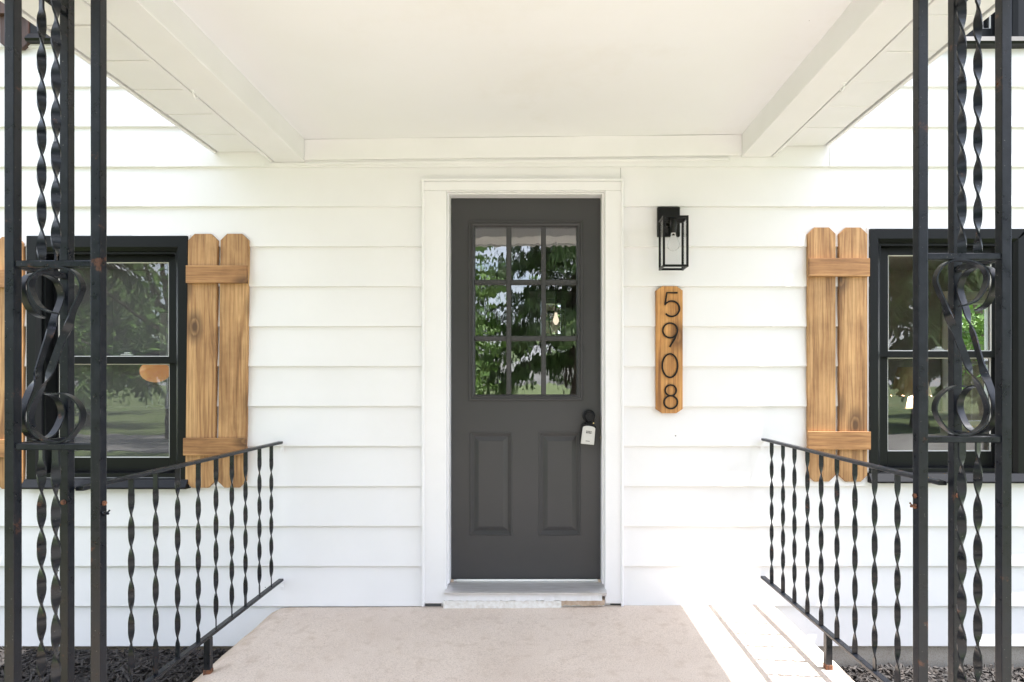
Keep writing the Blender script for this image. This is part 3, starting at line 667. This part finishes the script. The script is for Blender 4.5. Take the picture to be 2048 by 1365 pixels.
# ------------------------------------------------------------------ key lock box hanging on the knob
lb = thing('key_lock_box', 'small grey and black key lock box hanging from the door knob', 'lock box', (0.274, 0.02, 0.835))
tilt = Matrix.Translation((0.279, 0, 0.94)) @ Matrix.Rotation(R(6), 4, 'Y') @ Matrix.Translation((-0.279, 0, -0.94))
def tl(bm): bm.transform(tilt); return bm
bxo = lambda w0, w1, z0, z1, n: [(0.279 - w0 / 2, z0), (0.279 + w0 / 2, z0), (0.279 + w1 / 2, z1 - .012)] + [(0.279 + w1 / 2 * math.cos(R(a)), z1 - .012 + .012 * math.sin(R(a))) for a in range(15, 180, 15)] + [(0.279 - w1 / 2, z1 - .012)]
obj('case', tl(prism(BM(), bxo(.082, .074, .830, .938, 0), 0.012, 0.044, bev=.004)), 'black_rubber', lb)
obj('cover', tl(prism(BM(), bxo(.070, .066, .832, .928, 0), 0.004, 0.0115, bev=.003)), 'lockbox_grey', lb)
dd = BM()
for i in range(4):
    for z in (.898, .889): box(dd, 0.266 + i * .0075, 0.2705 + i * .0075, 0.0028, 0.0039, z, z + (.004 if z > .89 else .006))
obj('dials', tl(dd), 'black_rubber', lb)
br = BM(); box(br, 0.268, 0.289, 0.0030, 0.0039, .8475, .8505); obj('maker_mark', tl(br), 'door_grey', lb)
sk = BM(); tube(sk, catmull([(0.257, .028, .935), (0.2575, .028, .965), (0.262, .028, .988), (0.279, .028, .9965), (0.296, .028, .988), (0.3005, .028, .965), (0.301, .028, .935)], 4), .0042, 8); obj('shackle', tl(sk), 'black_rubber', lb, smooth=True)
rv = BM(); lathe(rv, [(.004, 0.0), (.0035, -.003)], (0.301, .022, .944), 'y', 10); obj('rivet', tl(rv), 'brass', lb)

# ------------------------------------------------------------------ railings
def railing(s, X, ztop, zbot, label, footz):
    t = thing('railing', label, 'railing', (X, -0.71, footz), 'iron porch railings')
    w = .0125
    obj('top_rail', bx(X - w, X + w, -1.392, -0.030, ztop - .0125, ztop, bev=.002), 'iron', t)
    obj('bottom_rail', bx(X - w, X + w, -1.392, -0.022, zbot - .0125, zbot, bev=.002), 'iron', t)
    for i in range(10):
        y = -0.142 - .1287 * i
        b_ = BM(); twisted(b_, X + random.uniform(-.002, .002), y, zbot, ztop - .0125, .0180, .0045, random.uniform(.03, .05), random.uniform(.035, .06), random.uniform(.103, .110), s * random.uniform(-.15, .25))
        obj('baluster', b_, 'iron', t, 'angle')
    lg = BM(); box(lg, X - w, X + w, -0.7245, -0.6995, footz, zbot - .0125, bev=.0015); leg = obj('leg', lg, 'iron', t)
    ft = BM(); box(ft, X - .0145, X + .0145, -0.7265, -0.6975, footz - .002, footz + .022, bev=.003); obj('rusted_foot', ft, 'rust', leg)
    for z, y in ((ztop - .013, -0.050), (zbot - .013, -0.042)):
        b_ = BM(); box(b_, X - .009, X + .009, -0.016, -0.0128, z - .045, z - .002, bev=.001); box(b_, X - .009, X + .009, y, -0.0161, z - .005, z - .0005, bev=.001)
        lathe(b_, [(.004, 0.0), (.0035, -.003)], (X, -0.016, z - .030), 'y', 8); obj('wall_bracket', b_, 'trim_white', t)
    return t
railing(-1, -1.3138, 0.852, 0.143, 'black iron railing with twisted balusters above the mulch under the lamp glow window', -0.0155)
railing(1, 1.1708, 0.868, 0.157, 'black iron railing with twisted balusters and sunlit shadow on the concrete', 0.0055)

# ------------------------------------------------------------------ corner columns of wrought iron
SC = [(360, 412), (300, 398), (250, 370), (205, 305), (182, 225), (215, 155), (300, 117), (400, 112), (480, 150), (520, 230), (500, 305), (460, 390), (428, 490), (382, 590), (335, 715), (288, 835), (232, 940), (192, 1030), (180, 1105), (210, 1190), (280, 1242), (360, 1256), (440, 1225), (500, 1150), (524, 1080), (502, 1010), (450, 960), (385, 936), (325, 938)]
def scroll(origin, U, P, dz, k):
    pts = catmull([((x - 345) / 2557.75 * k, 1.4885 + dz - y / 2557.75) for x, y in SC], 5); secs = []
    W, T = .0185, .0042; zs1, zs2 = 1.4885 + dz - 490 / 2557.75, 1.4885 + dz - 850 / 2557.75
    for i, p in enumerate(pts):
        q0, q1 = pts[max(i - 1, 0)], pts[min(i + 1, len(pts) - 1)]; t = (q1 - q0).normalized(); nn = Vector((-t.y, t.x))
        mid = 12 * 5 - 4 <= i <= 16 * 5
        def ease(v): v = min(1, max(0, v)); return v * v * (3 - 2 * v)
        th = 0.0
        if 50 <= i <= 92: th = math.pi / 2 * (ease((zs1 + .035 - p.y) / .07)) + math.pi / 2 * ease((zs2 + .03 - p.y) / .06)
        elif i > 92: th = math.pi
        N3 = U * nn.x + Vector((0, 0, 1)) * nn.y
        Wd = P * math.cos(th) + N3 * math.sin(th); Td = N3 * math.cos(th) - P * math.sin(th)
        fl = 1 - .35 * max(0, 1 - min(i, len(pts) - 1 - i) / 4)
        c = origin + U * p.x + Vector((0, 0, p.y))
        secs.append([c + Wd * a * W / 2 * fl + Td * b2 * T / 2 for a, b2 in ((-1, -1), (1, -1), (1, 1), (-1, 1))])
    return loft(BM(), secs)
def column(s, XA, XB, dz, base, top, label):
    """XA = outer corner post, XB = inner front post (left edges); third post stands behind the corner"""
    S = .0246; YA, YC = -1.592, -1.415
    t = thing('porch_column', label, 'column', ((XA + XB + S) / 2, -1.50, base), 'iron porch columns')
    posts = []
    for (x, y) in ((XA, YA), (XB, YA), (XA, YC)):
        posts.append(obj('post', bx(x, x + S, y, y + S, base, top, bev=.0022, seg=2), 'iron', t))
    inner0, inner1 = sorted((XA, XB)); fx0, fx1 = inner0 + S, inner1
    xc, yc = (fx0 + fx1) / 2, (YA + S + YC) / 2
    for z in (base + .09, 0.987 + dz, 1.454 + dz, 2.206 + dz):
        obj('crossbar', bx(fx0, fx1, YA + .003, YA + S - .003, z - .0085, z + .0085, bev=.002), 'iron', t)
        obj('crossbar', bx(XA + .003, XA + S - .003, YA + S, YC, z - .0085, z + .0085, bev=.002), 'iron', t)
    for (z0, z1) in ((base + .0985, 0.9785 + dz), (1.4625 + dz, 2.1975 + dz)):
        obj('twisted_bar', twisted(BM(), xc, YA + S / 2, z0, z1, .0205, .005, .015, .035, .1015, 0.2 * s), 'iron', t, 'angle')
        obj('twisted_bar', twisted(BM(), XA + S / 2, yc, z0, z1, .0205, .005, .015, .035, .1015, 0.5 * s), 'iron', t, 'angle')
    z_ax = Vector((0, 0, 1))
    obj('scroll', scroll(Vector((xc, YA + S / 2, 0)), Vector((-s, 0, 0)), Vector((0, 1, 0)), dz, 1.0), 'iron', t, 'angle')
    obj('scroll', scroll(Vector((XA + S / 2, yc, 0)), Vector((0, 1, 0)), Vector((1, 0, 0)), dz, 0.98), 'iron', t, 'angle')
    xb = XB + S if s < 0 else XB; d = -s
    for z, mat, L in ((.842 + dz, 'rust', .007), (.815 + dz, 'iron' if s < 0 else 'rust', .013)):
        b_ = BM(); lathe(b_, [(.0065, 0.0), (.0065, d * .005), (.0032, d * .0052), (.0030, d * L)], (xb + d * .0002, YA + S / 2, z), 'x', 6)
        if L > .01: tube(b_, [(xb + d * .007, YA + S / 2 - .012, z + .006), (xb + d * .007, YA + S / 2, z), (xb + d * .007, YA + S / 2 + .012, z + .006)], .0025, 6)
        obj('bolt', b_, mat, posts[1])
    xc2 = XA + S if s < 0 else XA
    b_ = BM(); lathe(b_, [(.0075, 0.0), (.007, -.004), (.004, -.0055)], (XA + S / 2, YC - .0002, .812 + dz), 'y', 8); obj('bolt', b_, 'rust', posts[2])
    return t
column(-1, -1.352, -1.1328, 0.0, -0.012, 2.291, 'black iron corner column with scrolls before the window with orange lamp glow')
column(1, 1.1851, 0.9729, 0.019, 0.004, 2.314, 'black iron corner column with scrolls before the bedroom window')

# ------------------------------------------------------------------ things seen through the glass
FZ = 0.0985
bd = thing('bed', 'bed with beige duvet and grey bolster behind the bedroom window', 'bed', (3.1, 1.35, FZ))
obj('bed_base', bx(2.25, 4.05, 0.62, 2.05, FZ, 0.42, bev=.02), 'dark_wood', bd)
def puffy(x0, x1, y0, y1, z0, z1, amp, seed, n=26):
    bm = BM(); rows = []
    for j in range(n + 1):
        row = []
        for i in range(n + 1):
            u, v = i / n, j / n; e = min(1, min(u, 1 - u, v, 1 - v) * 7); h = z0 + (z1 - z0) * math.sqrt(max(0, 1 - (1 - e) ** 2))
            x, y = x0 + (x1 - x0) * u, y0 + (y1 - y0) * v
            row.append(bm.verts.new((x, y, h + amp * e * (noise.noise(Vector((x * 5 + y * 3, y * 6, seed))) + .5 * noise.noise(Vector((x * 14, y * 9, seed)))))))
        rows.append(row)
    for a, c in zip(rows, rows[1:]):
        for i in range(n): bm.faces.new((a[i], a[i + 1], c[i + 1], c[i]))
    r = bmesh.ops.extrude_edge_only(bm, edges=[e for e in bm.edges if e.is_boundary])
    vv = [q for q in r['geom'] if isinstance(q, bmesh.types.BMVert)]
    for q in vv: q.co.z = z0 - .001
    bmesh.ops.contextual_create(bm, geom=[e for e in bm.edges if e.is_boundary])
    return bm
obj('duvet', puffy(2.22, 4.08, 0.60, 2.06, 0.42, 0.80, .035, 3), 'duvet', bd, smooth=True)
obj('pillow', puffy(2.30, 2.86, 1.1, 1.6, 0.79, 0.965, .012, 5), 'pillow_grey', bd, smooth=True)
obj('pillow', puffy(2.75, 3.25, 1.5, 1.95, 0.79, 0.93, .012, 7), 'pillow_white', bd, smooth=True)
ns = thing('nightstand', 'dark nightstand carrying the scalloped lamp in the bedroom', 'nightstand', (3.50, 2.42, FZ))
obj('body', bx(3.33, 3.81, 2.2, 2.64, FZ, 0.66, bev=.006), 'dark_wood', ns); obj('drawer', bx(3.36, 3.78, 2.185, 2.199, 0.44, 0.62, bev=.004), 'dark_wood', ns)
def table_lamp(x, y, zb, z0, z1, r0, r1, mat, label, base='trim_white'):
    t = thing('table_lamp', label, 'lamp', (x, y, zb))
    b_ = BM(); lathe(b_, [(.07, 0), (.07, .015), (.02, .03), (.045, .12), (.055, .2), (.02, z0 - zb - .02), (.012, z0 - zb + .01)], (x, y, zb), 'z', 18); obj('base', b_, base, t, smooth=True)
    if mat == 'lit_shade':   # rounded glass globe
        g_ = BM(); lathe(g_, [(r0 * math.sin(R(a)), (z0 + z1) / 2 - (z1 - z0) / 2 * math.cos(R(a))) for a in range(12, 170, 12)], (x, y, 0), 'z', 24); obj('lamp_shade', g_, mat, t, smooth=True); return t
    sh = BM(); n = 28; lo_, hi_ = [], []
    for i in range(n):
        a = 2 * math.pi * i / n
        lo_.append(sh.verts.new((x + r0 * math.cos(a), y + r0 * math.sin(a), z0 - (.014 if i % 4 == 2 else 0.004 if i % 2 else 0)))); hi_.append(sh.verts.new((x + r1 * math.cos(a), y + r1 * math.sin(a), z1)))
    for i in range(n): sh.faces.new((lo_[i], lo_[(i + 1) % n], hi_[(i + 1) % n], hi_[i]))
    o = obj('lamp_shade', sh, mat, t); md = o.modifiers.new('thick', 'SOLIDIFY'); md.thickness = .002
    return t
lampR = table_lamp(3.46, 2.42, 0.661, 1.045, 1.30, .165, .105, 'shade_cloth', 'cream table lamp with scalloped shade in the bedroom')
dr = thing('dresser', 'dark dresser under the glowing lamp behind the window', 'dresser', (-3.5, 2.35, FZ))
obj('body', bx(-4.25, -2.85, 2.1, 2.6, FZ, 0.93, bev=.006), 'dark_wood', dr)
for i in range(3): obj('drawer', bx(-4.2, -2.9, 2.085, 2.099, .17 + i * .25, .39 + i * .25, bev=.004), 'dark_wood', dr)
def bulb_light(t, h, e, c):
    ld = bpy.data.lights.new('lamp_light', 'POINT'); ld.energy = e; ld.color = c; ld.shadow_soft_size = .05
    lo = bpy.data.objects.new('lamp_light', ld); COL.objects.link(lo); lo.parent = t; lo.location = (0, 0, h)
bulb_light(lampR, .52, 9, (1, .80, .60))  # point light added inside the bedroom lamp to brighten the bed
lampL = table_lamp(-3.47, 2.35, 0.931, 1.16, 1.36, .12, .10, 'lit_shade', 'lit table lamp glowing orange behind the window', 'dark_wood')
bulb_light(lampL, .30, 1.5, (1, .5, .2))
pd = thing('pendant_lantern', 'small hanging glass lantern seen through the door panes', 'pendant light', (0.19, 2.6, 1.62))
obj('stem', tube(BM(), [(0.19, 2.6, 2.5), (0.19, 2.6, 1.83)], .006), 'lantern_black', pd)
pf = BM()
for sx in (-1, 1):
    for sy in (-1, 1): tube(pf, [(0.19 + sx * .05, 2.6 + sy * .05, 1.62), (0.19 + sx * .075, 2.6 + sy * .075, 1.83)], .005, 6)
box(pf, 0.11, 0.27, 2.52, 2.68, 1.825, 1.835); obj('frame', pf, 'lantern_black', pd)
pb = BM(); lathe(pb, [(.012, 1.824), (.014, 1.80), (.028, 1.76), (.028, 1.74), (.01, 1.71)], (0.19, 2.6, 0), 'z', 14); obj('bulb', pb, 'lit_bulb', pd, smooth=True)

# ------------------------------------------------------------------ trees (in front of the house, mirrored in the glass, and behind it)
def quads_mesh(name, V, mat):
    F = [(i, i + 1, i + 2, i + 3) for i in range(0, len(V), 4)]
    me = bpy.data.meshes.new(name); me.from_pydata(V, [], F); me.materials.append(MATS[mat]); return me
def link(name, me, parent): o = bpy.data.objects.new(name, me); COL.objects.link(o); o.parent = parent; return o
def spruce(H, spread, seed):
    rnd = random.Random(seed); V = []; tb = BM()
    tube(tb, [(0, 0, -.2), (0.03, 0, H * .3), (0, .03, H * .7), (0, 0, H)], [.30, .22, .1, .02], 10)
    z = 2.1
    while z < H - .3:
        L0 = spread * (1 - z / H) ** .8 + .3
        for q in range(rnd.randint(5, 7)):
            a = rnd.uniform(0, 6.283); L = L0 * rnd.uniform(.7, 1.1); d = Vector((math.cos(a), math.sin(a), 0)); side = Vector((-d.y, d.x, 0))
            tip = [Vector((0, 0, z)) + d * L * s + Vector((0, 0, .25 * L * s * (1 - s) * 1.6 - .30 * L * s * s)) for s in (0, .35, .7, 1)]
            tube(tb, tip, [.04, .03, .02, .006], 5)
            n = int(L * 13)
            for i in range(n):
                s = .15 + .85 * (i + rnd.random()) / n; p = Vector((0, 0, z)) + d * L * s + Vector((0, 0, .4 * L * s * (1 - s) - .30 * L * s * s))
                for sd_ in (-1, 1):
                    ln = rnd.uniform(.25, .6); w = rnd.uniform(.03, .07)
                    e = p + side * sd_ * ln * rnd.uniform(.25, .75) + d * ln * rnd.uniform(0, .4) + Vector((0, 0, -ln * rnd.uniform(.5, 1.1)))
                    nrm = Vector((rnd.gauss(0, 1), rnd.gauss(0, 1), rnd.gauss(0, .4))).normalized(); c = (e - p).cross(nrm).normalized() * w
                    V += [p - c * .6, p + c * .6, e + c, e - c]
        z += rnd.uniform(.24, .36)
    return tb, quads_mesh('needles', V, 'needles')
def leafy(H, rad, seed, n=9000):
    rnd = random.Random(seed); V = []; tb = BM(); tube(tb, [(0, 0, -.2), (.05, .02, H * .3), (0, .1, H * .6)], [.22, .17, .09], 10)
    cl = []
    for i in range(26):
        a = rnd.uniform(0, 6.283); r = rad * rnd.uniform(.3, 1); z = H * rnd.uniform(.17, .98); r *= math.sin(math.pi * min(1, max(.12, (z / H - .08) / .95))) + .15
        c = Vector((math.cos(a) * r, math.sin(a) * r, z)); cl.append((c, rnd.uniform(.5, 1.0) * rad * .36)); tube(tb, [(0, 0, H * .25 + z * .2), c * .5 + Vector((0, 0, z * .25)), c], [.07, .045, .012], 5)
    for i in range(n):
        c, r = rnd.choice(cl); p = c + Vector((rnd.gauss(0, .5), rnd.gauss(0, .5), rnd.gauss(0, .4))) * r
        u = Vector((rnd.gauss(0, 1), rnd.gauss(0, 1), rnd.gauss(0, .6))).normalized(); w = u.cross(Vector((rnd.gauss(0, 1), rnd.gauss(0, 1), rnd.gauss(0, 1)))).normalized(); s = rnd.uniform(.06, .12)
        V += [p - u * s, p + w * s * .5, p + u * s, p - w * s * .5]
    return tb, quads_mesh('leaves', V, 'leaves')
def plant(kind, spots, protos, name, grp):
    built = []
    for tb, me in protos:
        tm = bpy.data.meshes.new('trunk'); tb.to_mesh(tm); tb.free(); tm.materials.append(MATS['bark']); built.append((tm, me))
    for i, (x, y, sc, rz, lab) in enumerate(spots):
        t = thing(name, lab, 'tree', (x, y, GZ), grp); t.rotation_euler.z = rz; t.scale = (sc,) * 3
        tm, me = built[i % len(built)]; link('trunk', tm, t); link('crown', me, t)
plant('s', [(1.3, -16.2, 1.1, 0.3, 'drooping spruce reflected in the door panes beside the sky gap'),
            (-4.9, -17.5, 1.15, 2.0, 'tall spruce reflected in the door panes across the sky gap'),
            (-15.5, -17.5, .95, 1.1, 'dark spruce reflected low in the window with the lamp glow'),
            (13.0, -17.0, 1.0, 4.0, 'spruce reflected in the bedroom window'),
            (20.5, -24, 1.1, 5.0, 'farther spruce behind the one mirrored in the bedroom window'),
            (7.0, -26, 1.1, .4, 'spruce standing far across the driveway between the mirrored spruces'),
            (-9.5, -29, 1.15, 3.3, 'spruce standing far across the driveway behind the leafy maple')],
      [spruce(13, 3.6, 1), spruce(12, 3.9, 2)], 'spruce_tree', 'spruces across the driveway')
plant('l', [(-3.5, -9.0, 1.05, 1.4, 'broad leafy tree overhanging the lawn before the driveway'),
            (-9.8, -12.8, .8, 0, 'leafy green tree reflected in the upper pane of the lamp glow window'),
            (-22, -27, 1.3, 2, 'broad leafy tree far across the driveway'),
            (13.4, 15, 1.0, 1, 'leafy tree behind the house seen through the bedroom'),
            (17.5, 21, 1.3, 3, 'broad leafy tree farther behind the house'),
            (0.4, 13, 1.2, 4, 'leafy tree behind the house seen through the hall')],
      [leafy(8, 3.0, 5), leafy(9, 3.4, 6)], 'leafy_tree', 'leafy garden trees')
